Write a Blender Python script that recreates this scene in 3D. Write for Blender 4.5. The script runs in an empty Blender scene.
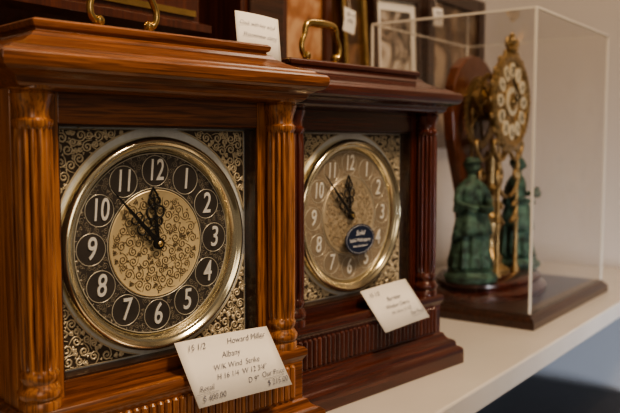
import bpy, bmesh, math, random
from mathutils import Vector, Matrix
random.seed(7)
C=bpy.context
SH=0.9   # shelf top height
ROT=math.radians(36)

def cam2w(cx,cz):
    s,c=math.sin(ROT),math.cos(ROT)
    return (s*cx+c*cz, -c*cx+s*cz)

# ---------------- materials ----------------
def newmat(name):
    m=bpy.data.materials.new(name); m.use_nodes=True
    nt=m.node_tree; b=nt.nodes.get('Principled BSDF')
    return m,nt,b
def simple(name,col,rough=0.5,metal=0.0,coat=0.0,noise=0.0,nscale=40,bump=0.0,spec=0.5):
    m,nt,b=newmat(name)
    b.inputs['Base Color'].default_value=(*col,1)
    b.inputs['Roughness'].default_value=rough
    b.inputs['Metallic'].default_value=metal
    b.inputs['Coat Weight'].default_value=coat
    b.inputs['Specular IOR Level'].default_value=spec
    tc=nt.nodes.new('ShaderNodeTexCoord')
    n=nt.nodes.new('ShaderNodeTexNoise'); n.inputs['Scale'].default_value=nscale; n.inputs['Detail'].default_value=5
    nt.links.new(tc.outputs['Object'],n.inputs['Vector'])
    if noise>0:
        r=nt.nodes.new('ShaderNodeValToRGB')
        r.color_ramp.elements[0].position=.3; r.color_ramp.elements[1].position=.7
        r.color_ramp.elements[0].color=(*[c*(1-noise) for c in col],1)
        r.color_ramp.elements[1].color=(*[min(1,c*(1+noise)) for c in col],1)
        nt.links.new(n.outputs['Fac'],r.inputs['Fac']); nt.links.new(r.outputs['Color'],b.inputs['Base Color'])
    if bump>0:
        bp=nt.nodes.new('ShaderNodeBump'); bp.inputs['Strength'].default_value=bump; bp.inputs['Distance'].default_value=.001
        nt.links.new(n.outputs['Fac'],bp.inputs['Height']); nt.links.new(bp.outputs['Normal'],b.inputs['Normal'])
    return m
def wood(name,dark,mid,light,axis='x',rough=.32,coat=.35,pore=.8):
    m,nt,b=newmat(name)
    tc=nt.nodes.new('ShaderNodeTexCoord')
    mp=nt.nodes.new('ShaderNodeMapping')
    sc={'x':(5,130,130),'y':(130,5,130),'z':(130,130,5)}[axis]
    mp.inputs['Scale'].default_value=sc
    n=nt.nodes.new('ShaderNodeTexNoise'); n.inputs['Scale'].default_value=1.0; n.inputs['Detail'].default_value=8; n.inputs['Roughness'].default_value=.65; n.inputs['Distortion'].default_value=.2
    mp2=nt.nodes.new('ShaderNodeMapping'); mp2.inputs['Scale'].default_value=tuple(v*4.5 for v in sc)
    n2=nt.nodes.new('ShaderNodeTexNoise'); n2.inputs['Scale'].default_value=1.0; n2.inputs['Detail'].default_value=3
    r=nt.nodes.new('ShaderNodeValToRGB'); cr=r.color_ramp
    cr.elements[0].position=.30; cr.elements[0].color=(*dark,1)
    cr.elements[1].position=.70; cr.elements[1].color=(*light,1)
    e=cr.elements.new(.5); e.color=(*mid,1)
    r2=nt.nodes.new('ShaderNodeValToRGB'); r2.color_ramp.elements[0].position=.38; r2.color_ramp.elements[0].color=(.30,.25,.22,1); r2.color_ramp.elements[1].position=.52; r2.color_ramp.elements[1].color=(1,1,1,1)
    mx=nt.nodes.new('ShaderNodeMix'); mx.data_type='RGBA'; mx.blend_type='MULTIPLY'; mx.inputs[0].default_value=pore
    L=nt.links.new
    L(tc.outputs['Object'],mp.inputs['Vector']); L(tc.outputs['Object'],mp2.inputs['Vector'])
    L(mp.outputs[0],n.inputs['Vector']); L(mp2.outputs[0],n2.inputs['Vector'])
    L(n.outputs['Fac'],r.inputs['Fac']); L(n2.outputs['Fac'],r2.inputs['Fac'])
    L(r.outputs['Color'],mx.inputs[6]); L(r2.outputs['Color'],mx.inputs[7])
    L(mx.outputs[2],b.inputs['Base Color'])
    b.inputs['Roughness'].default_value=rough; b.inputs['Coat Weight'].default_value=coat; b.inputs['Coat Roughness'].default_value=.15
    bp=nt.nodes.new('ShaderNodeBump'); bp.inputs['Strength'].default_value=.25; bp.inputs['Distance'].default_value=.0005
    L(n2.outputs['Fac'],bp.inputs['Height']); L(bp.outputs['Normal'],b.inputs['Normal'])
    return m
def glassmat(name,tint=(1,1,1),base=.04,gain=.8):
    m=bpy.data.materials.new(name); m.use_nodes=True; nt=m.node_tree; nt.nodes.clear()
    o=nt.nodes.new('ShaderNodeOutputMaterial'); t=nt.nodes.new('ShaderNodeBsdfTransparent'); g=nt.nodes.new('ShaderNodeBsdfGlossy')
    t.inputs['Color'].default_value=(*tint,1); g.inputs['Roughness'].default_value=.03
    lw=nt.nodes.new('ShaderNodeLayerWeight'); lw.inputs['Blend'].default_value=.5
    pw=nt.nodes.new('ShaderNodeMath'); pw.operation='POWER'; pw.inputs[1].default_value=5
    mu=nt.nodes.new('ShaderNodeMath'); mu.operation='MULTIPLY_ADD'; mu.inputs[1].default_value=gain; mu.inputs[2].default_value=base
    mx=nt.nodes.new('ShaderNodeMixShader')
    L=nt.links.new
    L(lw.outputs['Facing'],pw.inputs[0]); L(pw.outputs[0],mu.inputs[0]); L(mu.outputs[0],mx.inputs[0]); L(t.outputs[0],mx.inputs[1]); L(g.outputs[0],mx.inputs[2]); L(mx.outputs[0],o.inputs[0])
    return m

oak=dict(x=wood('oak_h',(.085,.025,.007),(.205,.066,.018),(.34,.125,.038),'x',pore=.75,coat=.5),
         z=wood('oak_v',(.15,.050,.013),(.32,.120,.034),(.48,.210,.068),'z',pore=.75,coat=.5))
mah=dict(x=wood('mahogany_h',(.026,.007,.005),(.066,.015,.009),(.11,.028,.015),'x',rough=.24,pore=.5,coat=.5),
         z=wood('mahogany_v',(.032,.008,.005),(.080,.018,.010),(.14,.035,.018),'z',rough=.24,pore=.5,coat=.5))
dwood=wood('dark_walnut',(.015,.007,.004),(.04,.016,.009),(.07,.028,.015),'x',pore=.4)
redwood=wood('red_walnut',(.035,.010,.006),(.07,.019,.010),(.11,.031,.015),'z',pore=.4)
panelwood=wood('panel_wood',(.05,.018,.009),(.09,.034,.015),(.13,.052,.023),'z',pore=.4)
brass=simple('brass',(.58,.41,.18),.26,1,noise=.12)
bezelm=simple('polished_bezel',(.88,.79,.56),.16,1)
silver=simple('brushed_silver',(.76,.79,.80),.40,.35,noise=.05,nscale=200)
scrollgold=simple('scroll_gold',(.70,.60,.43),.42,.45)
goldface=simple('gold_center',(.78,.63,.37),.4,.5,noise=.1)
darkbrz=simple('dark_bronze',(.065,.055,.048),.33,.4,noise=.2)
arab1=simple('arabesque_dark',(.15,.11,.06),.4,.4)
brownring=simple('brown_bronze_glare',(.33,.265,.19),.4,.4,noise=.12)  # brown chapter ring, paler because glass glare is mixed into its colour
numsilver=simple('numeral_silver',(.94,.92,.86),.3,.4)
ringline=simple('ring_line',(.64,.60,.50),.35,.5)
dimline=simple('dim_line',(.28,.24,.18),.4,.5)
dimline2=simple('dim_line_brown',(.48,.40,.30),.4,.5)
blackm=simple('blackened_steel',(.008,.007,.006),.35,.3)
backm=simple('spandrel_back',(.070,.048,.032),.5,.3)
paper=simple('paper_card',(.78,.73,.66),.75,noise=.03,nscale=30)
ink=simple('pen_ink',(.08,.085,.13),.6)
navy=simple('navy_sticker',(.01,.018,.05),.3)
whitem=simple('sticker_print',(.8,.8,.8),.5)
glass=glassmat('dial_glass',base=.04,gain=.8)
acryl=glassmat('acrylic',(.965,.95,.93),base=.07,gain=.85)
acryledge=simple('acrylic_edge',(.66,.61,.53),.15)
verd=simple('verdigris',(.055,.108,.078),.6,.15,noise=.8,nscale=80,bump=.5)
gilt=simple('gilt_bronze',(.38,.27,.135),.40,.85,noise=.5,nscale=120,bump=.4)
enamel=simple('enamel_cream',(.62,.55,.40),.35)
shelfm=simple('white_shelf_paint',(.60,.555,.505),.33,coat=.15,noise=.05,nscale=8)

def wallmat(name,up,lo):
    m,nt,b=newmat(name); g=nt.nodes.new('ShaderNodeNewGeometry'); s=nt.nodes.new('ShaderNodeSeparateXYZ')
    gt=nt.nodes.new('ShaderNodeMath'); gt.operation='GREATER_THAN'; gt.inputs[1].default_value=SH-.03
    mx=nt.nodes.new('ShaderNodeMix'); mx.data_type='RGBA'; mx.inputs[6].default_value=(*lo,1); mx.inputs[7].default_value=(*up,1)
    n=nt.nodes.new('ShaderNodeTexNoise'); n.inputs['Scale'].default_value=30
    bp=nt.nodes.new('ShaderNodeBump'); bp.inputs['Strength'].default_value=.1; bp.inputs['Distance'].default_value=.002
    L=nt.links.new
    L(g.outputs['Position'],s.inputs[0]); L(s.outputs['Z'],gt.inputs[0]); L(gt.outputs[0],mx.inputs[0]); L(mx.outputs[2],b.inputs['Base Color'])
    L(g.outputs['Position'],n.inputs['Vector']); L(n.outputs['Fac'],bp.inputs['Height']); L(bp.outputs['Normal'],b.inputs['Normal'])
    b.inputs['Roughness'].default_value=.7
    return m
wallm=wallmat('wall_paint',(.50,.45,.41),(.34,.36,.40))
floorm=simple('floor_carpet',(.10,.085,.075),.9,noise=.3,nscale=60,bump=.4)
ceilm=simple('ceiling_paint',(.75,.70,.64),.8,noise=.02)

# ---------------- mesh helpers ----------------
def addmesh(name,verts,faces,mat,parent=None,smooth=False,loc=(0,0,0),rot=(0,0,0)):
    me=bpy.data.meshes.new(name); me.from_pydata([tuple(v) for v in verts],[],faces); me.update()
    bm=bmesh.new(); bm.from_mesh(me); bmesh.ops.recalc_face_normals(bm,faces=bm.faces); bm.to_mesh(me); bm.free()
    ob=bpy.data.objects.new(name,me); C.collection.objects.link(ob)
    me.materials.append(mat)
    if smooth:
        for p in me.polygons: p.use_smooth=True
    ob.parent=parent; ob.location=loc; ob.rotation_euler=rot
    return ob
def box(name,mn,mx,mat,parent=None,bevel=0.0,**k):
    return multibox(name,[(mn,mx)],mat,parent,bevel,**k)
def multibox(name,lst,mat,parent=None,bevel=0.0,**k):
    V=[];F=[]
    for mn,mx in lst:
        x0,y0,z0=mn; x1,y1,z1=mx; n=len(V)
        V+=[(x0,y0,z0),(x1,y0,z0),(x1,y1,z0),(x0,y1,z0),(x0,y0,z1),(x1,y0,z1),(x1,y1,z1),(x0,y1,z1)]
        F+=[tuple(n+i for i in q) for q in [(0,1,2,3),(4,5,6,7),(0,1,5,4),(1,2,6,5),(2,3,7,6),(3,0,4,7)]]
    o=addmesh(name,V,F,mat,parent,**k)
    if bevel>0:
        b=o.modifiers.new('b','BEVEL'); b.width=bevel; b.segments=2
    return o
def stack(name,prof,W,front,back,mat,parent=None,ff=1.0,bevel=.0006,**k):
    V=[];F=[]
    for o,z in prof:
        w=W+o; f=front-o*ff
        V+=[(-w,f,z),(w,f,z),(w,back,z),(-w,back,z)]
    n=len(prof)
    for i in range(n-1):
        for j in range(4):
            a=i*4+j; b=i*4+(j+1)%4
            F.append((a,b,b+4,a+4))
    F.append((0,1,2,3)); m=(n-1)*4; F.append((m,m+1,m+2,m+3))
    o=addmesh(name,V,F,mat,parent,**k)
    if bevel>0:
        b=o.modifiers.new('b','BEVEL'); b.width=bevel; b.segments=2; b.limit_method='ANGLE'; b.angle_limit=math.radians(25)
    return o
def lathe(name,prof,mat,parent=None,axis='z',seg=48,flute=None,smooth=True,sx=1,sy=1,**k):
    if flute: seg=flute[2]*8
    V=[];F=[]
    for r,h in prof:
        for i in range(seg):
            a=2*math.pi*i/seg; rr=r
            if flute and flute[0]<=h<=flute[1]:
                ph=(i%8)/8.0
                rr=r*(1-flute[3]*(1-math.sin(math.pi*ph)))
            x=rr*math.cos(a)*sx; y=rr*math.sin(a)*sy
            V.append((x,y,h) if axis=='z' else (x,h,y))
    n=len(prof)
    for i in range(n-1):
        for j in range(seg):
            a=i*seg+j; b=i*seg+(j+1)%seg
            F.append((a,b,b+seg,a+seg))
    F.append(tuple(range(seg))); F.append(tuple(range((n-1)*seg,n*seg)))
    o=addmesh(name,V,F,mat,parent,smooth=smooth,**k)
    if smooth:
        o.data.set_sharp_from_angle(angle=math.radians(38))
    return o
def curves(name,polys,depth,mat,parent=None,cyclic=False,radii=None,res=1,smoothspl=False,**k):
    cu=bpy.data.curves.new(name,'CURVE'); cu.dimensions='3D'; cu.bevel_depth=depth; cu.bevel_resolution=res
    for pi,p in enumerate(polys):
        s=cu.splines.new('NURBS' if smoothspl else 'POLY'); s.points.add(len(p)-1)
        for i,q in enumerate(p):
            s.points[i].co=(*q,1)
            if radii: s.points[i].radius=radii[pi][i]
        if smoothspl: s.use_endpoint_u=True; s.order_u=4; s.resolution_u=6
        s.use_cyclic_u=cyclic
    cu.materials.append(mat)
    cu.use_fill_caps=True
    o=bpy.data.objects.new(name,cu); C.collection.objects.link(o); o.parent=parent
    o.location=k.get('loc',(0,0,0)); o.rotation_euler=k.get('rot',(0,0,0))
    return o
def text(name,s,size,mat,parent,loc,rot=(math.pi/2,0,0),sx=1,offset=0,extrude=.0001,shear=0,align='CENTER'):
    cu=bpy.data.curves.new(name,'FONT'); cu.body=s; cu.size=size; cu.extrude=extrude; cu.offset=offset; cu.shear=shear
    cu.align_x=align; cu.align_y='CENTER'; cu.resolution_u=4
    t=bpy.data.objects.new(name+'_t',cu); C.collection.objects.link(t)
    C.view_layer.update()
    me=bpy.data.meshes.new_from_object(t.evaluated_get(C.evaluated_depsgraph_get()))
    bpy.data.objects.remove(t)
    me.materials.clear(); me.materials.append(mat)
    o=bpy.data.objects.new(name,me); C.collection.objects.link(o)
    o.parent=parent; o.location=loc; o.rotation_euler=rot; o.scale=(sx,1,1)
    return o
def empty(name,loc=(0,0,0),rz=0):
    e=bpy.data.objects.new(name,None); C.collection.objects.link(e); e.location=loc; e.rotation_euler=(0,0,rz); e.empty_display_size=.05
    return e

def pack(test,bounds,rmin,rmax,tries,seed):
    rnd=random.Random(seed); cs=[]
    for r in [rmax,rmax*.75,(rmin+rmax)/2,rmin]:
        for _ in range(tries):
            x=rnd.uniform(bounds[0],bounds[1]); z=rnd.uniform(bounds[2],bounds[3])
            if not test(x,z,r): continue
            if any((x-a)**2+(z-b)**2<(r+c)**2*.90 for a,b,c in cs): continue
            cs.append((x,z,r))
    return cs
def scrollpolys(cs,y,seed,turn=1.5,tail=True):
    rnd=random.Random(seed); P=[];R=[]
    for x,z,r in cs:
        a0=rnd.uniform(0,6.28); d=rnd.choice((-1,1)); p=[];q=[]
        if tail:
            a=a0-d*.7
            p.append((x+1.45*r*math.cos(a),y,z+1.45*r*math.sin(a))); q.append(.5)
        N=13
        for i in range(N):
            t=i/(N-1); a=a0+d*t*turn*6.28; rr=r*(1-.8*t)
            p.append((x+rr*math.cos(a),y,z+rr*math.sin(a))); q.append(1.0+.5*math.sin(t*3.14)+(1.3 if i==N-1 else 0))
        P.append(p);R.append(q)
        for off in (.5,1.1):
            b=a0+math.pi*off*d
            P.append([(x+r*math.cos(b),y,z+r*math.sin(b)),(x+r*1.3*math.cos(b+.3),y,z+r*1.3*math.sin(b+.3)),(x+r*1.5*math.cos(b+.1),y,z+r*1.5*math.sin(b+.1))]); R.append([.6,2.0,.3])
    return P,R
def circle(r,y,n=64,cx=0,cz=0,a0=0,a1=2*math.pi,closed=True):
    m=n if closed else n+1
    return [(cx+r*math.cos(a0+(a1-a0)*i/n),y,cz+r*math.sin(a0+(a1-a0)*i/n)) for i in range(m)]

# ---------------- mantel clock ----------------
PZ0,PZ1=.114,.325; PH=.1060; DZ=.2180; RC=.012
def make_clock(loc,rz,wd,ringmat,centm,arabm,dimm,sticker=False,seed=1):
    E=empty('mantel_clock',loc,rz)
    X,Z=wd['x'],wd['z']
    box('carcass',(-.144,RC+.004,.09),(.144,.135,.362),Z,E,bevel=.001)
    multibox('door_frame',[((-.146,-.008,.095),(-PH,RC+.006,.360)),((PH,-.008,.095),(.146,RC+.006,.360))],Z,E,bevel=.0008)
    multibox('door_rails',[((-PH,-.0075,PZ1),(PH,RC+.006,.360)),((-PH,-.0075,.095),(PH,RC+.006,PZ0))],X,E,bevel=.0008)
    multibox('door_bead',[((-PH,-.0055,PZ0),(-PH+.0018,RC,PZ1)),((PH-.0018,-.0055,PZ0),(PH,RC,PZ1)),((-PH,-.0055,PZ1-.0018),(PH,RC,PZ1)),((-PH,-.0055,PZ0),(PH,RC,PZ0+.0018))],dwood,E)
    stack('base',[(-.006,.101),(.001,.100),(.004,.097),(.004,.092),(.001,.089),(-.001,.086),(-.001,.047),(.004,.045),(.006,.041),(.010,.037),(.016,.035),(.020,.032),(.021,.026),(.026,.024),(.030,.021),(.031,.016),(.031,0)],.148,-.030,.145,X,E,ff=.6)
    V=[];F=[]
    nre=34; wre=.272/nre
    for i in range(nre):
        xc=-.136+wre*(i+.5); n=len(V)
        for z in (.049,.051,.082,.084):
            rr=wre*.46*(.6 if z in(.049,.084) else 1)
            for j in range(7):
                a=math.pi*j/6
                V.append((xc+rr*math.cos(a),-.0288-rr*1.1*math.sin(a),z))
        for k in range(3):
            for j in range(6):
                a=n+k*7+j; F.append((a,a+1,a+8,a+7))
        F.append(tuple(n+j for j in range(7))); F.append(tuple(n+21+j for j in range(7)))
    addmesh('reeding',V,F,Z,E,smooth=False)
    stack('cornice',[(-.006,.350),(0,.352),(.003,.355),(.004,.359),(.010,.362),(.015,.3635),(.018,.366),(.0195,.370),(.0195,.3755),(.017,.378),(.010,.380),(.008,.382),(.004,.3835),(-.004,.3855),(-.012,.389),(-.019,.393),(-.023,.397),(-.026,.398),(-.027,.400),(-.024,.4015),(-.023,.406),(-.026,.408)],.148,-.030,.150,X,E,ff=.95)
    prof=[(.0165,.100),(.0165,.106),(.0150,.108),(.0172,.111),(.0172,.115),(.0150,.118),(.0135,.121),(.0152,.125),(.0152,.128),(.0138,.131)]
    prof+=[(.0142,.133)]+[(.0148,.133+.186*i/20) for i in range(1,20)]+[(.0142,.3195)]
    prof+=[(.0138,.321),(.0155,.3235),(.0155,.327),(.0132,.329),(.0128,.333),(.0140,.338),(.0158,.343),(.0168,.347),(.0150,.349),(.0172,.351),(.0172,.356)]
    for s in (-1,1):
        lathe('column',prof,Z,E,flute=(.1325,.32,14,.20),loc=(s*.1305,-.0145,0))
    box('dial_plate',(-PH,RC-.001,PZ0),(PH,RC+.004,PZ1),silver,E)
    SP=empty('spandrels'); SP.parent=E; SP.location=(0,RC,(PZ0+PZ1)/2)
    D=empty('dial'); D.parent=E; D.location=(-.0035,RC,DZ); D.scale=(1.015,1,1.015)
    m=.1020; ra=.1045
    for sx in (-1,1):
        for sz in (-1,1):
            a0=math.acos(m/ra); a1=math.pi/2-a0
            pts=[(m,m)]+[(ra*math.cos(a1+(a0-a1)*i/16),ra*math.sin(a1+(a0-a1)*i/16)) for i in range(17)]
            v=[(sx*x,-.0016,sz*z) for x,z in pts]
            addmesh('spandrel',v,[tuple(range(len(v)))],backm,SP)
            curves('spandrel_border',[[(p[0],-.0018,p[2]) for p in v]],.0008,scrollgold,SP,cyclic=True)
            def tst(x,z,r): return x+r<m and z+r<m and math.hypot(x,z)-r>ra
            cs=pack(tst,(.02,m,.02,m),.0018,.0050,900,seed*9+sx*2+sz)
            P,R=scrollpolys([(sx*a,sz*b,c) for a,b,c in cs],-.002,seed+sx*3+sz)
            curves('spandrel_scroll',P,.00064,scrollgold,SP,radii=R)
    R0=.0965
    lathe('bezel',[(R0-.0115,-.001),(R0,-.001),(R0,-.007),(R0-.0008,-.0105),(R0-.0028,-.0132),(R0-.0045,-.0138),(R0-.0062,-.0130),(R0-.0075,-.0110),(R0-.0090,-.0102),(R0-.0105,-.0102),(R0-.0112,-.0095),(R0-.0125,-.0060),(R0-.0145,-.003),(R0-.0145,-.001)],bezelm,D,axis='y',seg=128)
    lathe('chapter_ring',[(.083,-.001),(.083,-.0028),(.048,-.0028),(.048,-.001)],ringmat,D,axis='y',seg=96)
    lathe('center_disc',[(.0485,-.001),(.0485,-.0034),(.0478,-.0040),(.0465,-.0034),(.0001,-.0034)],centm,D,axis='y',seg=96)
    def t2(x,z,r):
        h=math.hypot(x,z); return h+r<.0455 and h-r>.004
    cs=pack(t2,(-.046,.046,-.046,.046),.0020,.0046,1000,seed+50)
    P,R=scrollpolys(cs,-.0035,seed+60)
    curves('center_arabesque',P,.00036,arabm,D,radii=R)
    nums=[]
    for k in range(1,13):
        a=math.radians(90-30*k); nums.append((.0655*math.cos(a),.0655*math.sin(a)))
    def t3(x,z,r):
        h=math.hypot(x,z)
        return h+r<.082 and h-r>.049 and all(math.hypot(x-a,z-b)>.0138+r for a,b in nums)
    cs=pack(t3,(-.083,.083,-.083,.083),.0015,.0030,1800,seed+70)
    P,R=scrollpolys(cs,-.0029,seed+80)
    curves('chapter_arabesque',P,.0002,dimm,D,radii=R)
    P=[circle(.0138,-.0029,28,a,b) for a,b in nums]
    curves('numeral_rings',P,.00036,ringline,D,cyclic=True)
    curves('track_rings',[circle(.0812,-.003,96),circle(.0500,-.0032,96)],.00045,ringline,D,cyclic=True)
    tk=[]
    for i in range(60):
        a=i*math.pi/30; tk.append([(.0790*math.cos(a),-.003,.0790*math.sin(a)),(.0812*math.cos(a),-.003,.0812*math.sin(a))])
    curves('minute_track',tk,.00022,ringline,D)
    for k in range(1,13):
        a,b=nums[k-1]
        text('numeral_%d'%k,str(k),.0275,numsilver,D,(a,-.0034,b),sx=.72 if k<10 else .64,offset=.0002,extrude=.0004,shear=.14)
    def hand(name,L,w,ang,y):
        H=empty(name); H.parent=D; H.location=(0,0,0); H.rotation_euler=(0,ang,0)
        v=[(-w*.45,y,0),(w*.45,y,0),(w*.30,y,L*.45),(0,y,L),(-w*.30,y,L*.45),(-w*.45,y-.0006,0),(w*.45,y-.0006,0),(w*.30,y-.0006,L*.45),(0,y-.0006,L),(-w*.30,y-.0006,L*.45)]
        f=[(0,1,2,3,4),(5,6,7,8,9),(0,1,6,5),(1,2,7,6),(2,3,8,7),(3,4,9,8),(4,0,5,9)]
        addmesh('blade',v,f,blackm,H)
        P=[]
        for zc,rr in (((.38,.9),(.55,1.35),(.74,.9)) if L<.06 else ((.16,.7),(.30,1.0),(.45,.75))):
            for s in (-1,1):
                P.append([(s*(rr*w*.75+rr*w*.75*math.cos(t)),y,L*zc+rr*w*.85*math.sin(t)) for t in [i*.52 for i in range(12)]])
        curves('filigree',P,.0009 if L<.06 else .0007,blackm,H,cyclic=True)
        P=[[(s*w*.3,y,L*.6),(s*w*1.3,y,L*.72),(s*w*.7,y,L*.86),(0,y,L*.98)] for s in (-1,1)]
        if L<.06: curves('spade',P,.0009,blackm,H)
        lathe('collet',[(.0052,y+.0004),(.0052,y-.001),(.002,y-.001)],blackm,H,axis='y',seg=24)
    hand('hour_hand',.052,.0046,math.radians(-5),-.0060)
    hand('minute_hand',.074,.0054,math.radians(-43),-.0078)
    lathe('hand_nut',[(.0026,-.006),(.0026,-.0105),(.0012,-.0115),(.0003,-.0118)],brass,D,axis='y',seg=20)
    gy=-.0035
    addmesh('door_glass',[(-PH,gy,PZ0),(PH,gy,PZ0),(PH,gy,PZ1),(-PH,gy,PZ1)],[(0,1,2,3)],glass,E)
    if sticker:
        sp=(.003,0,DZ-.030)
        lathe('oval_sticker',[(1,gy-.0004),(1,gy-.0008)],navy,E,axis='y',seg=40,sx=.0285,sy=.0195,loc=sp)
        curves('sticker_rim',[[(.0262*math.cos(t),gy-.0010,.0176*math.sin(t)) for t in [i*.1571 for i in range(40)]]],.0002,whitem,E,cyclic=True,loc=sp)
        text('sticker_text','Solid',.009,whitem,E,(sp[0],gy-.0011,sp[2]+.0080),shear=.3)
        text('sticker_text','Solid Mahogany',.0066,whitem,E,(sp[0],gy-.0011,sp[2]-.0010))
        text('sticker_text','Select Hardwood',.0040,whitem,E,(sp[0],gy-.0011,sp[2]-.0085))
    hy=.062; hz=.408
    H=empty('handle'); H.parent=E; H.location=(0,hy,hz); H.scale=(.84,1,1.03)
    for s in (-1,1):
        lathe('handle_post',[(.0085,0),(.0085,.002),(.0045,.004),(.0038,.009),(.006,.012),(.006,.016),(.003,.019)],brass,H,loc=(s*.032,0,0),seg=24)
    pts=[(-.030,0,.014),(-.034,0,.013),(-.041,0,.016),(-.044,0,.025),(-.041,0,.034),(-.036,0,.040),(-.035,0,.047),(-.033,0,.054),(-.022,0,.056),(0,0,.056),(.022,0,.056),(.033,0,.054),(.035,0,.047),(.036,0,.040),(.041,0,.034),(.044,0,.025),(.041,0,.016),(.034,0,.013),(.030,0,.014)]
    rr=[.8,.9,1,1.05,1,1,1.1,1.2,1.25,1.6,1.25,1.2,1.1,1,1,1.05,1,.9,.8]
    curves('bail',[pts],.0037,brass,H,radii=[rr],res=4,smoothspl=True)
    lathe('handle_plate',[(.046,0),(.046,.0012),(.043,.0022),(.0001,.0022)],brass,H,sy=.3,seg=40)
    return E

c1=cam2w(-.1325,.709); c2=cam2w(.059,.992)
K1=make_clock((c1[0],c1[1],SH),math.radians(-9),oak,darkbrz,goldface,arab1,dimline,False,3)
K2=make_clock((c2[0],c2[1],SH),math.radians(-8),mah,brownring,simple('gold_center_soft',(.60,.50,.35),.4,.55,noise=.1),simple('arabesque_brown',(.33,.25,.16),.4,.4),dimline2,True,8)

# ---------------- price tags ----------------
def tag(parent_clock,x0,x1,zt,zb,yt,yb,lines,roll=0):
    w=x1-x0; h=math.hypot(zt-zb,yt-yb)
    T=empty('price_tag'); 
    M=Matrix.Translation(parent_clock.location)@Matrix.Rotation(parent_clock.rotation_euler.z,4,'Z')
    cx=(x0+x1)/2; cy=(yt+yb)/2; cz=(zt+zb)/2
    tilt=-math.atan2(yt-yb,zt-zb)
    M=M@Matrix.Translation((cx,cy,cz))@Matrix.Rotation(tilt,4,'X')@Matrix.Rotation(roll,4,'Y')
    T.matrix_world=M
    V=[];F=[];n=12
    for j in range(2):
        for i in range(n+1):
            u=i/n-.5
            bend=-.002*(1-4*u*u)
            V.append((u*w,bend,(-.5+j)*h))
    for i in range(n): F.append((i,i+1,i+n+2,i+n+1))
    c=addmesh('card',V,F,paper,T,smooth=True); s=c.modifiers.new('s','SOLIDIFY'); s.thickness=.0004; s.offset=1
    for (s_,px,pz,size,un) in lines:
        text('writing',s_,size,ink,T,(px*w,-.0030,pz*h),shear=.4,sx=.95,extrude=.00003,offset=-.00008)
        if un:
            curves('underline',[[(px*w-.012,-.0030,pz*h-.0045),(px*w+.012,-.0030,pz*h-.0042)]],.00014,ink,T)
    return T
L1=[('15 1/2',-.33,.36,.0085,0),('Howard Miller',.20,.36,.0085,0),('Albany',-.02,.17,.0085,0),('W/K Wind  Strike',.0,.0,.0078,0),('H 16 1/4  W 12 3/4"',.02,-.14,.0075,0),('D 9"',.1,-.29,.0075,0),('Retail',-.38,-.26,.0075,1),('$ 400.00',-.34,-.40,.0078,0),('Our Price',.33,-.26,.0075,1),('$ 215.00',.34,-.40,.0078,0)]
tag(K1,-.003,.108,.127,.076,-.0155,-.0545,L1,roll=math.radians(1.5))
L2=[('15 1/2  ',-.30,.33,.0085,0),('Barrister',.0,.15,.0085,0),('Windsor Cherry',.0,-.02,.0078,0),('14 1/4 x 11 1/2',.0,-.17,.0072,0),('Our Price',.28,-.30,.0075,1)]
tag(K2,-.008,.090,.125,.078,-.0135,-.0525,L2,roll=math.radians(-3))
L3=[('Clock with key wind',-.05,.3,.0062,0),('Westminster chime',.0,.1,.0062,0),('Oak case',.0,-.1,.0062,0),('Price $ 350.00',.0,-.3,.0065,0)]
tag(K1,.114,.174,.445,.3865,.038,.028,L3,roll=math.radians(3))

# ---------------- display case ----------------
cx0,cx1,cy0,cy1=1.250,1.690,.449,.785; CH=.53
DC=empty('display_case',((cx0+cx1)/2,(cy0+cy1)/2,SH)); hw=(cx1-cx0)/2; hd=(cy1-cy0)/2
V=[];F=[]
prof=[(0,0),(0,.012),(-.004,.018),(-.008,.020),(-.008,.024)]
for o,z in prof:
    w=hw+o; d=hd+o
    V+=[(-w,-d,z),(w,-d,z),(w,d,z),(-w,d,z)]
for i in range(len(prof)-1):
    for j in range(4):
        a=i*4+j;b=i*4+(j+1)%4;F.append((a,b,b+4,a+4))
F.append((0,1,2,3)); k=(len(prof)-1)*4; F.append((k,k+1,k+2,k+3))
addmesh('wood_base',V,F,dwood,DC)
gw=hw-.012; gd=hd-.012; gz0=.0245; gz1=CH
q=[(-gw,-gd,gz0),(gw,-gd,gz0),(gw,gd,gz0),(-gw,gd,gz0),(-gw,-gd,gz1),(gw,-gd,gz1),(gw,gd,gz1),(-gw,gd,gz1)]
addmesh('acrylic_cover',q,[(0,1,5,4),(1,2,6,5),(2,3,7,6),(3,0,4,7),(4,5,6,7)],acryl,DC)
e=.0020
ed=[]
for sx in (-1,1):
    for sy in (-1,1):
        ed.append(((sx*gw-e,sy*gd-e,gz0),(sx*gw+e,sy*gd+e,gz1)))
for sy in (-1,1): ed.append(((-gw,sy*gd-e,gz1),(gw,sy*gd+e,gz1+2*e)))
for sx in (-1,1): ed.append(((sx*gw-e,-gd,gz1),(sx*gw+e,gd,gz1+2*e)))
multibox('acrylic_edges',ed,acryledge,DC)

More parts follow.
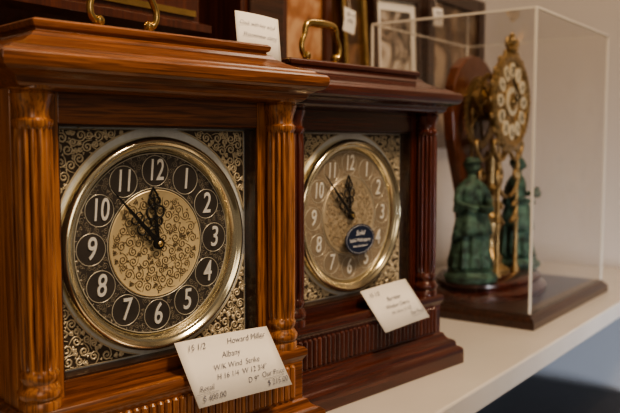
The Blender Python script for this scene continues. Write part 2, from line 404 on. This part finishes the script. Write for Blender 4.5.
# ---------------- figural clock ----------------
FC=empty('figural_clock',(1.440,.610,SH+.0245))
lathe('wood_plinth',[(.155,0),(.155,.010),(.150,.014),(.140,.017),(.136,.020),(.140,.024),(.140,.030),(.132,.034),(.0001,.034)],mah['x'],FC,sy=.66,seg=72)
B=.034
def skinobj(name,verts,edges,radii,mat,parent,sub=1,loc=(0,0,0),root=0):
    me=bpy.data.meshes.new(name); me.from_pydata(verts,edges,[]); me.materials.append(mat)
    o=bpy.data.objects.new(name,me); C.collection.objects.link(o); o.parent=parent; o.location=loc
    o.modifiers.new('skin','SKIN')
    for i,r in enumerate(radii):
        me.skin_vertices[0].data[i].radius=(r,r)
    me.skin_vertices[0].data[root].use_root=True
    s=o.modifiers.new('sub','SUBSURF'); s.levels=sub; s.render_levels=sub
    return o
def figure(loc,rz,seed,hat=False):
    S=empty('statuette'); S.parent=FC; S.location=loc; S.rotation_euler=(0,0,rz); S.scale=(1.16,1.16,1.03)
    lathe('round_base',[(.040,0),(.042,.004),(.042,.010),(.036,.014),(.034,.020),(.037,.023),(.0001,.024)],verd,S,seg=40)
    z0=.023
    rings=[(0,.033,.029,.20),(.006,.034,.030,.20),(.03,.031,.027,.17),(.055,.029,.025,.14),(.08,.0265,.023,.10),(.095,.023,.0195,.06),(.106,.0185,.0155,.03),(.116,.0185,.0150,.02),(.128,.0215,.0165,.01),(.138,.0235,.0160,0),(.147,.0240,.0140,0),(.153,.0200,.0120,0),(.157,.0115,.0095,0),(.160,.0072,.0075,0),(.168,.0066,.0070,0)]
    V=[];F=[];sg=64; rnd=random.Random(seed); ph=rnd.uniform(0,6)
    for z,rx,ry,f in rings:
        for i in range(sg):
            a=2*math.pi*i/sg
            k=1+f*(.5*math.sin(9*a+ph+z*20)+.35*math.sin(14*a+1.3*ph-z*35))
            V.append((rx*k*math.cos(a),ry*k*math.sin(a)+.002*math.sin(z*18),z+z0))
    for i in range(len(rings)-1):
        for j in range(sg):
            a=i*sg+j;b=i*sg+(j+1)%sg;F.append((a,b,b+sg,a+sg))
    F.append(tuple(range(sg))); F.append(tuple(range((len(rings)-1)*sg,len(rings)*sg)))
    addmesh('robed_body',V,F,verd,S,smooth=True)
    V=[];F=[]
    R2=[(.060,.0335,.029),(.075,.031,.027),(.098,.0245,.021),(.108,.0200,.017),(.112,.0195,.0165)]
    for z,rx,ry in R2:
        for i in range(sg):
            a=2*math.pi*i/sg; k=1+.06*math.sin(7*a+ph)
            dz=-.012*max(0,math.sin(a+ph)) if z<.08 else 0
            V.append((rx*k*math.cos(a),ry*k*math.sin(a),z+dz+z0))
    for i in range(len(R2)-1):
        for j in range(sg):
            a=i*sg+j;b=i*sg+(j+1)%sg;F.append((a,b,b+sg,a+sg))
    o=addmesh('overskirt',V,F,verd,S,smooth=True); m=o.modifiers.new('s','SOLIDIFY'); m.thickness=.0015
    V=[];F=[]
    for z,rx,ry in ((.100,.0300,.0240),(.118,.0285,.0215),(.135,.0275,.0190),(.148,.0255,.0160),(.156,.0150,.0110),(.160,.0090,.0085)):
        for i in range(41):
            a=math.radians(-20+220*i/40); k=1+.07*math.sin(9*a+ph)*(1 if z<.14 else .3)
            V.append((rx*k*math.cos(a),ry*k*math.sin(a)+.001,z+z0))
    for i in range(5):
        for j in range(40):
            a=i*41+j; F.append((a,a+1,a+42,a+41))
    o=addmesh('cape',V,F,verd,S,smooth=True); m=o.modifiers.new('s','SOLIDIFY'); m.thickness=.0015
    bm=bmesh.new(); bmesh.ops.create_uvsphere(bm,u_segments=24,v_segments=16,radius=1)
    for v in bm.verts:
        x,y,z=v.co
        taper=1-.22*max(0,-z)
        v.co=Vector((x*.0105*taper,y*.0125*taper,z*.0150))
        if y<-.5:
            if abs(x)<.22 and -.25<z<.15: v.co.y-=.0028*(1-abs(x)/.22)
            if .12<z<.38 and .2<abs(x)<.6: v.co.y+=.0014
            if abs(x)<.3 and -.55<z<-.38: v.co.y-=.0010
            if abs(x)<.35 and z<-.75: v.co.y-=.0016
    me=bpy.data.meshes.new('head'); bm.to_mesh(me); bm.free(); me.materials.append(verd)
    for p in me.polygons: p.use_smooth=True
    h=bpy.data.objects.new('head',me); C.collection.objects.link(h); h.parent=S; h.location=(0,-.001,z0+.180); h.rotation_euler=(.12,0,rnd.uniform(-.3,.3))
    bm=bmesh.new(); bmesh.ops.create_uvsphere(bm,u_segments=24,v_segments=14,radius=1)
    for v in bm.verts:
        v.co=Vector((v.co.x*.0122*(1+.05*math.sin(20*v.co.z)),v.co.y*.0128+.0030,v.co.z*.0130+.0045))
    me=bpy.data.meshes.new('hair'); bm.to_mesh(me); bm.free(); me.materials.append(verd)
    for p in me.polygons: p.use_smooth=True
    h2=bpy.data.objects.new('hair',me); C.collection.objects.link(h2); h2.parent=h
    if hat:
        lathe('hat',[(.016,.007),(.0165,.008),(.012,.010),(.011,.015),(.007,.018),(.0001,.019)],verd,h,seg=32,rot=(-.25,0,0))
    for s in (-1,1):
        up = (s==1 and not hat)
        v=[(s*.012,0,z0+.146),(s*.0225,0,z0+.146),(s*.034,-.003,z0+.118)]
        if up: v+=[(s*.024,-.022,z0+.124),(s*.018,-.027,z0+.128)]
        else: v+=[(s*.018,-.024,z0+.110),(s*.010,-.028,z0+.108)]
        e_=[(0,1),(1,2),(2,3),(3,4)]; r=[.007,.0078,.0062,.0040,.0034]
        base=Vector(v[4]); dirv=(Vector(v[4])-Vector(v[3])).normalized(); side=Vector((0,0,1)) 
        for q in range(4):
            o_=side*((q-1.5)*.0020); L_=(.0055,.0065,.006,.0048)[q]
            i0=len(v); v.append(tuple(base+dirv*.002+o_)); v.append(tuple(base+dirv*(.002+L_*.6)+o_)); v.append(tuple(base+dirv*(.001+L_)+o_+Vector((0,-.001,-.001))))
            e_+= [(4,i0),(i0,i0+1),(i0+1,i0+2)]; r+=[.0011,.0010,.0008]
        i0=len(v); v.append(tuple(base+Vector((0,-.003,.003)))); v.append(tuple(base+dirv*.003+Vector((0,-.004,.005)))); e_+=[(4,i0),(i0,i0+1)]; r+=[.0012,.0009]
        skinobj('arm',v,e_,r,verd,S)
    if hat:
        lathe('basket',[(.006,0),(.011,.006),(.012,.012),(.010,.013)],verd,S,loc=(0,-.034,z0+.100),seg=24)
    else:
        lathe('jug',[(.004,0),(.008,.006),(.007,.012),(.0035,.017),(.005,.021)],verd,S,loc=(.010,-.032,z0+.115),seg=24)
figure((-.108,-.010,B),math.radians(-25),2,True)
figure((.105,-.014,B),math.radians(10),5,False)
lathe('gilt_pedestal',[(.040,B),(.040,B+.008),(.030,B+.014),(.024,B+.020),(.026,B+.030),(.016,B+.045),(.012,B+.060),(.018,B+.075),(.024,B+.095),(.022,B+.110),(.012,B+.125),(.009,B+.140),(.014,B+.155),(.019,B+.165),(.011,B+.175),(.011,B+.235)],gilt,FC,seg=40)
for s in (-1,1):
    for yy in (-.035,.02):
        lathe('gilt_post',[(.009,B),(.009,B+.006),(.0045,B+.012),(.0040,B+.10),(.006,B+.105),(.0038,B+.11),(.0034,B+.20),(.006,B+.21),(.003,B+.22),(.003,B+.30),(.006,B+.31),(.0001,B+.325)],gilt,FC,loc=(s*.046,yy,0),seg=16)
def sc(pts,s,yy): return [(s*x,yy,z+B) for x,z in pts]
P=[]
for s in (-1,1):
    for yy in (-.035,.0):
        P.append(sc([(.010,.150),(.040,.160),(.058,.185),(.050,.205),(.032,.200),(.032,.186),(.044,.184)],s,yy))
        P.append(sc([(.012,.235),(.030,.215),(.060,.225),(.075,.250),(.066,.262),(.056,.252)],s,yy))
        P.append(sc([(.020,.10),(.045,.115),(.050,.135),(.036,.142),(.028,.130)],s,yy))
curves('gilt_scrollwork',P,.0042,gilt,FC,smoothspl=True,res=3)
def gear(name,r,teeth,loc):
    V=[];F=[];n=teeth*4
    for y in (0,.003):
        for i in range(n):
            a=2*math.pi*i/n; ro=r if i%4 in(0,1) else r*.92
            V.append((ro*math.cos(a),y,ro*math.sin(a)))
        for i in range(n):
            a=2*math.pi*i/n; V.append((r*.76*math.cos(a),y,r*.76*math.sin(a)))
    for i in range(n):
        j=(i+1)%n
        F+=[(i,j,n+j,n+i),(2*n+i,2*n+j,3*n+j,3*n+i),(i,j,2*n+j,2*n+i),(n+i,n+j,3*n+j,3*n+i)]
    addmesh(name,V,F,gilt,FC,loc=loc)
    curves(name+'_spokes',[[(0,.0015,0),(r*.8*math.cos(a),.0015,r*.8*math.sin(a))] for a in [k*math.pi/2.5 for k in range(5)]],.0022,gilt,FC,loc=loc)
    lathe(name+'_hub',[(.007,-.004),(.007,.007),(.0001,.007)],gilt,FC,axis='y',seg=16,loc=loc)
gear('great_wheel',.070,40,(-.026,.012,.345))
gear('second_wheel',.044,28,(-.036,-.010,.375))
outl=[(.075,0),(.078,.03),(.055,.06),(.045,.10),(.052,.16),(.075,.21),(.096,.26),(.104,.31),(.098,.36),(.078,.395),(.045,.415),(.015,.422)]
full=[(x,z) for x,z in outl]+[(-x,z) for x,z in reversed(outl)]
n=len(full); V=[(x,0,z+B) for x,z in full]+[(x,.022,z+B) for x,z in full]
F=[tuple(range(n)),tuple(range(n,2*n))]+[(i,(i+1)%n,n+(i+1)%n,n+i) for i in range(n)]
o=addmesh('backboard',V,F,wood('cherry_board',(.07,.020,.010),(.13,.040,.017),(.20,.062,.026),'z'),FC,loc=(0,.032,0)); bv=o.modifiers.new('b','BEVEL'); bv.width=.004; bv.segments=3
DD=empty('gilt_dial'); DD.parent=FC; DD.location=(0,-.035,.366); DD.scale=(1.04,1,1.06)
lathe('drum',[(.034,.064),(.034,.012),(.074,.010),(.080,.004),(.088,0),(.088,-.006),(.080,-.010),(.074,-.008),(.070,-.004),(.0001,-.004)],gilt,DD,axis='y',seg=64)
for k in range(12):
    a=math.radians(90-30*k)
    pts=[]
    for i in range(20):
        t=2*math.pi*i/20; u=.0115*math.cos(t); v_=.0150*math.sin(t)
        pts.append(((.055+v_)*math.cos(a)-u*math.sin(a),(.055+v_)*math.sin(a)+u*math.cos(a)))
    V=[(x,-.0040,z) for x,z in pts]+[(x,-.0068,z) for x,z in pts]
    F=[tuple(range(20)),tuple(range(20,40))]+[(i,(i+1)%20,20+(i+1)%20,20+i) for i in range(20)]
    addmesh('enamel_cartouche',V,F,enamel,DD)
    text('roman_numeral',['XII','I','II','III','IIII','V','VI','VII','VIII','IX','X','XI'][k],.019,blackm,DD,(.055*math.cos(a),-.0072,.055*math.sin(a)),rot=(math.pi/2,-(a-math.pi/2),0),sx=.65,offset=.0003)
curves('dial_ring_rims',[circle(.0715,-.0055,64),circle(.0385,-.0055,48)],.0014,gilt,DD,cyclic=True)
lathe('center_enamel',[(.026,-.004),(.026,-.0070),(.0001,-.0070)],enamel,DD,axis='y',seg=32)
lathe('rosette',[(.016,-.006),(.016,-.009),(.010,-.012),(.008,-.008),(.004,-.013),(.0001,-.014)],gilt,DD,axis='y',seg=12,smooth=False)
for k in range(20):
    a=k*math.pi/10
    bm=bmesh.new(); bmesh.ops.create_icosphere(bm,subdivisions=2,radius=.007); me=bpy.data.meshes.new('bead'); bm.to_mesh(me); bm.free(); me.materials.append(gilt)
    for p in me.polygons:p.use_smooth=True
    q=bpy.data.objects.new('rim_bead',me); C.collection.objects.link(q); q.parent=DD; q.location=(.088*math.cos(a),-.002,.088*math.sin(a)); q.scale=(1,.6,1)
curves('crest',[[(s*.004,-.003,.090),(s*.024,-.003,.096),(s*.028,-.003,.108),(s*.016,-.003,.114),(s*.009,-.003,.105),(s*.014,-.003,.101)] for s in(-1,1)],.0035,gilt,DD,smoothspl=True,res=3)
lathe('finial',[(.010,.088),(.012,.093),(.005,.098),(.009,.104),(.010,.109),(.004,.115),(.006,.118),(.0001,.124)],gilt,DD,loc=(0,-.003,0),seg=24)
curves('clock_hand',[[(0,-.015,0),(-.018,-.015,.044)],[(0,-.015,0),(.026,-.015,.010)]],.0012,blackm,DD)

# ---------------- room ----------------
YW=.88; XE=2.02
box('shelf',(-.6,.397,SH-.032),(XE,YW,SH),shelfm,bevel=.003)
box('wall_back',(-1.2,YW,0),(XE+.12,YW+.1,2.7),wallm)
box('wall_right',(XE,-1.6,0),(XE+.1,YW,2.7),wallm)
box('floor',(-1.2,-1.6,-.05),(XE+.1,YW+.1,0),floorm)
box('ceiling',(-1.2,-1.6,2.7),(XE+.1,YW+.1,2.75),ceilm)
pl=[]
for i in range(14):
    x=-.2+i*.119
    pl.append(((x,YW-.006,SH+.001),(x+.116,YW-.0005,SH+1.0)))
multibox('wall_panelling',pl,panelwood,bevel=.0015)
for i,x in enumerate((.1,1.2)):
    multibox('shelf_bracket',[((x-.015,.86,SH-.30),(x+.015,.88,SH-.032)),((x-.015,.50,SH-.052),(x+.015,.88,SH-.032))],dwood)
TR=empty('storage_trunk',(1.66,.64,0))
stack('trunk_body',[(0,0),(0,.02),(-.01,.025),(-.01,.49),(0,.495),(0,.52),(.01,.53),(.01,.57),(-.01,.60),(-.06,.61)],.33,-.2,.22,simple('trunk_leather',(.018,.015,.014),.5,noise=.3),TR)
multibox('trunk_straps',[((-.22,-.222,.0),(-.19,-.205,.57)),((.19,-.222,.0),(.22,-.205,.57))],dwood,TR)

# ---------------- background wall items ----------------
def artmat(name,c1,c2,c3,scale):
    m,nt,b=newmat(name)
    tc=nt.nodes.new('ShaderNodeTexCoord'); n=nt.nodes.new('ShaderNodeTexNoise'); n.inputs['Scale'].default_value=scale; n.inputs['Detail'].default_value=3; n.inputs['Distortion'].default_value=1.5
    r=nt.nodes.new('ShaderNodeValToRGB'); r.color_ramp.elements[0].position=.38; r.color_ramp.elements[0].color=(*c1,1); r.color_ramp.elements[1].position=.62; r.color_ramp.elements[1].color=(*c3,1)
    e=r.color_ramp.elements.new(.5); e.color=(*c2,1)
    nt.links.new(tc.outputs['Object'],n.inputs['Vector']); nt.links.new(n.outputs['Fac'],r.inputs['Fac']); nt.links.new(r.outputs['Color'],b.inputs['Base Color']); b.inputs['Roughness'].default_value=.3
    return m
def frame(name,xc,zc,w,h,fw,fm,am,roll=0,mat_w=0,depth=.025):
    E=empty(name,(xc,YW-depth-.007,SH+zc)); E.rotation_euler=(0,roll,0)
    hw,hh=w/2,h/2
    multibox('frame_rail',[((-hw,0,-hh),(-hw+fw,depth,hh)),((hw-fw,0,-hh),(hw,depth,hh)),((-hw+fw,0,hh-fw),(hw-fw,depth,hh)),((-hw+fw,0,-hh),(hw-fw,depth,-hh+fw))],fm,E,bevel=.003)
    box('artwork',(-hw+fw,.010,-hh+fw),(hw-fw,.016,hh-fw),am,E)
    if mat_w>0:
        a=fw+mat_w
        multibox('mat_board',[((-hw+fw,.008,-hh+fw),(-hw+a,.0095,hh-fw)),((hw-a,.008,-hh+fw),(hw-fw,.0095,hh-fw)),((-hw+a,.008,hh-a),(hw-a,.0095,hh-fw)),((-hw+a,.008,-hh+fw),(hw-a,.0095,-hh+a))],paper,E)
    return E
WC=empty('wall_clock',(.62,YW-.118,SH+.455))
stack('case_body',[(-.03,-.02),(0,0),(.012,.006),(.012,.016),(0,.020),(0,.30),(.012,.305),(.02,.32)],.17,.0,.11,redwood,WC)
lathe('wall_clock_bezel',[(.10,0),(.10,-.01),(.088,-.015),(.083,-.004),(.0001,-.004)],brass,WC,axis='y',loc=(0,0,.17))
multibox('brass_trim',[((-.16,-.004,.026),(.16,0,.034))],brass,WC)
BX=empty('wooden_clock_case',(.925,YW-.124,SH+.36))
stack('case_body',[(.008,0),(.008,.012),(0,.016),(0,.40),(.01,.41)],.055,0,.115,redwood,BX)
box('case_door',(-.04,-.006,.03),(.04,0,.38),dwood,BX,bevel=.002)
frame('framed_print',1.13,.55,.22,.34,.022,redwood,artmat('print_orange',(.22,.08,.03),(.36,.16,.07),(.52,.31,.17),9))
frame('gilt_frame',1.325,.52,.09,.30,.016,brass,artmat('print_dark',(.03,.015,.01),(.08,.04,.02),(.2,.1,.05),12),roll=math.radians(-6))
frame('sketch_picture',1.50,.50,.20,.26,.014,dwood,artmat('sketch',(.06,.045,.035),(.28,.22,.17),(.60,.53,.45),16),roll=math.radians(-4),mat_w=.02)
frame('landscape_painting',1.79,.49,.32,.38,.035,dwood,artmat('painting',(.05,.03,.02),(.15,.09,.05),(.34,.25,.17),8))
def note(xc,zc,w,h,roll,ln):
    N=empty('hanging_label',(xc,YW-.050,SH+zc)); N.rotation_euler=(0,roll,0)
    addmesh('paper',[(-w/2,0,-h/2),(w/2,0,-h/2),(w/2,-.002,0),(w/2,0,h/2),(-w/2,0,h/2),(-w/2,-.002,0)],[(0,1,2,5),(5,2,3,4)],paper,N)
    curves('string',[[(0,0,h/2),(.004,.01,h/2+.03),(0,.014,h/2+.07)]],.0006,paper,N)
    for i,t in enumerate(ln): text('writing',t,.010,ink,N,(0,-.003,h*.25-i*.012),shear=.3)
note(1.27,.545,.040,.045,.12,['No 14','$ 95'])
note(1.64,.60,.05,.04,-.1,['Antique','8 day'])

# ---------------- lights ----------------
def area(name,loc,target,size,power,col,sy=None,spread=180):
    l=bpy.data.lights.new(name,'AREA'); l.energy=power; l.color=col; l.size=size; l.spread=math.radians(spread)
    if sy: l.shape='RECTANGLE'; l.size_y=sy
    o=bpy.data.objects.new(name,l); C.collection.objects.link(o); o.location=loc
    o.rotation_euler=(Vector(target)-Vector(loc)).to_track_quat('-Z','Y').to_euler(); return o
area('ceiling_lamp',(.62,-.32,2.45),(.60,.5,1.0),.30,28,(1,.77,.53))
area('ceiling_lamp_end',(1.75,.35,2.55),(1.7,.6,1.1),.4,3.0,(1,.82,.62))
area('room_lamp',(-.8,-1.2,1.8),(.7,.6,1.1),.8,6.5,(1,.84,.66),1.0)
area('under_shelf_fill',(.6,-1.45,.75),(1.95,.6,.55),.7,4.5,(.86,.91,1.0),.6,spread=45)  # added cool fill, not a window; brightens the wall below the shelf
w=bpy.data.worlds.new('World'); C.scene.world=w; w.use_nodes=True
w.node_tree.nodes['Background'].inputs[0].default_value=(1,.81,.62,1); w.node_tree.nodes['Background'].inputs[1].default_value=.16

# ---------------- camera ----------------
cd=bpy.data.cameras.new('camera'); cam=bpy.data.objects.new('camera',cd); C.collection.objects.link(cam)
cd.sensor_width=36; cd.lens=780/620*36; cd.clip_start=.01
cam.location=(0,0,SH+.308)
pitch=math.atan(61.5/780)
d=Vector((math.cos(ROT)*math.cos(pitch),math.sin(ROT)*math.cos(pitch),-math.sin(pitch)))
cam.rotation_euler=d.to_track_quat('-Z','Y').to_euler()
cd.dof.use_dof=True; cd.dof.focus_distance=.74; cd.dof.aperture_fstop=6.7
C.scene.camera=cam
C.scene.view_settings.view_transform='AgX'
C.scene.view_settings.look='AgX - Medium High Contrast'
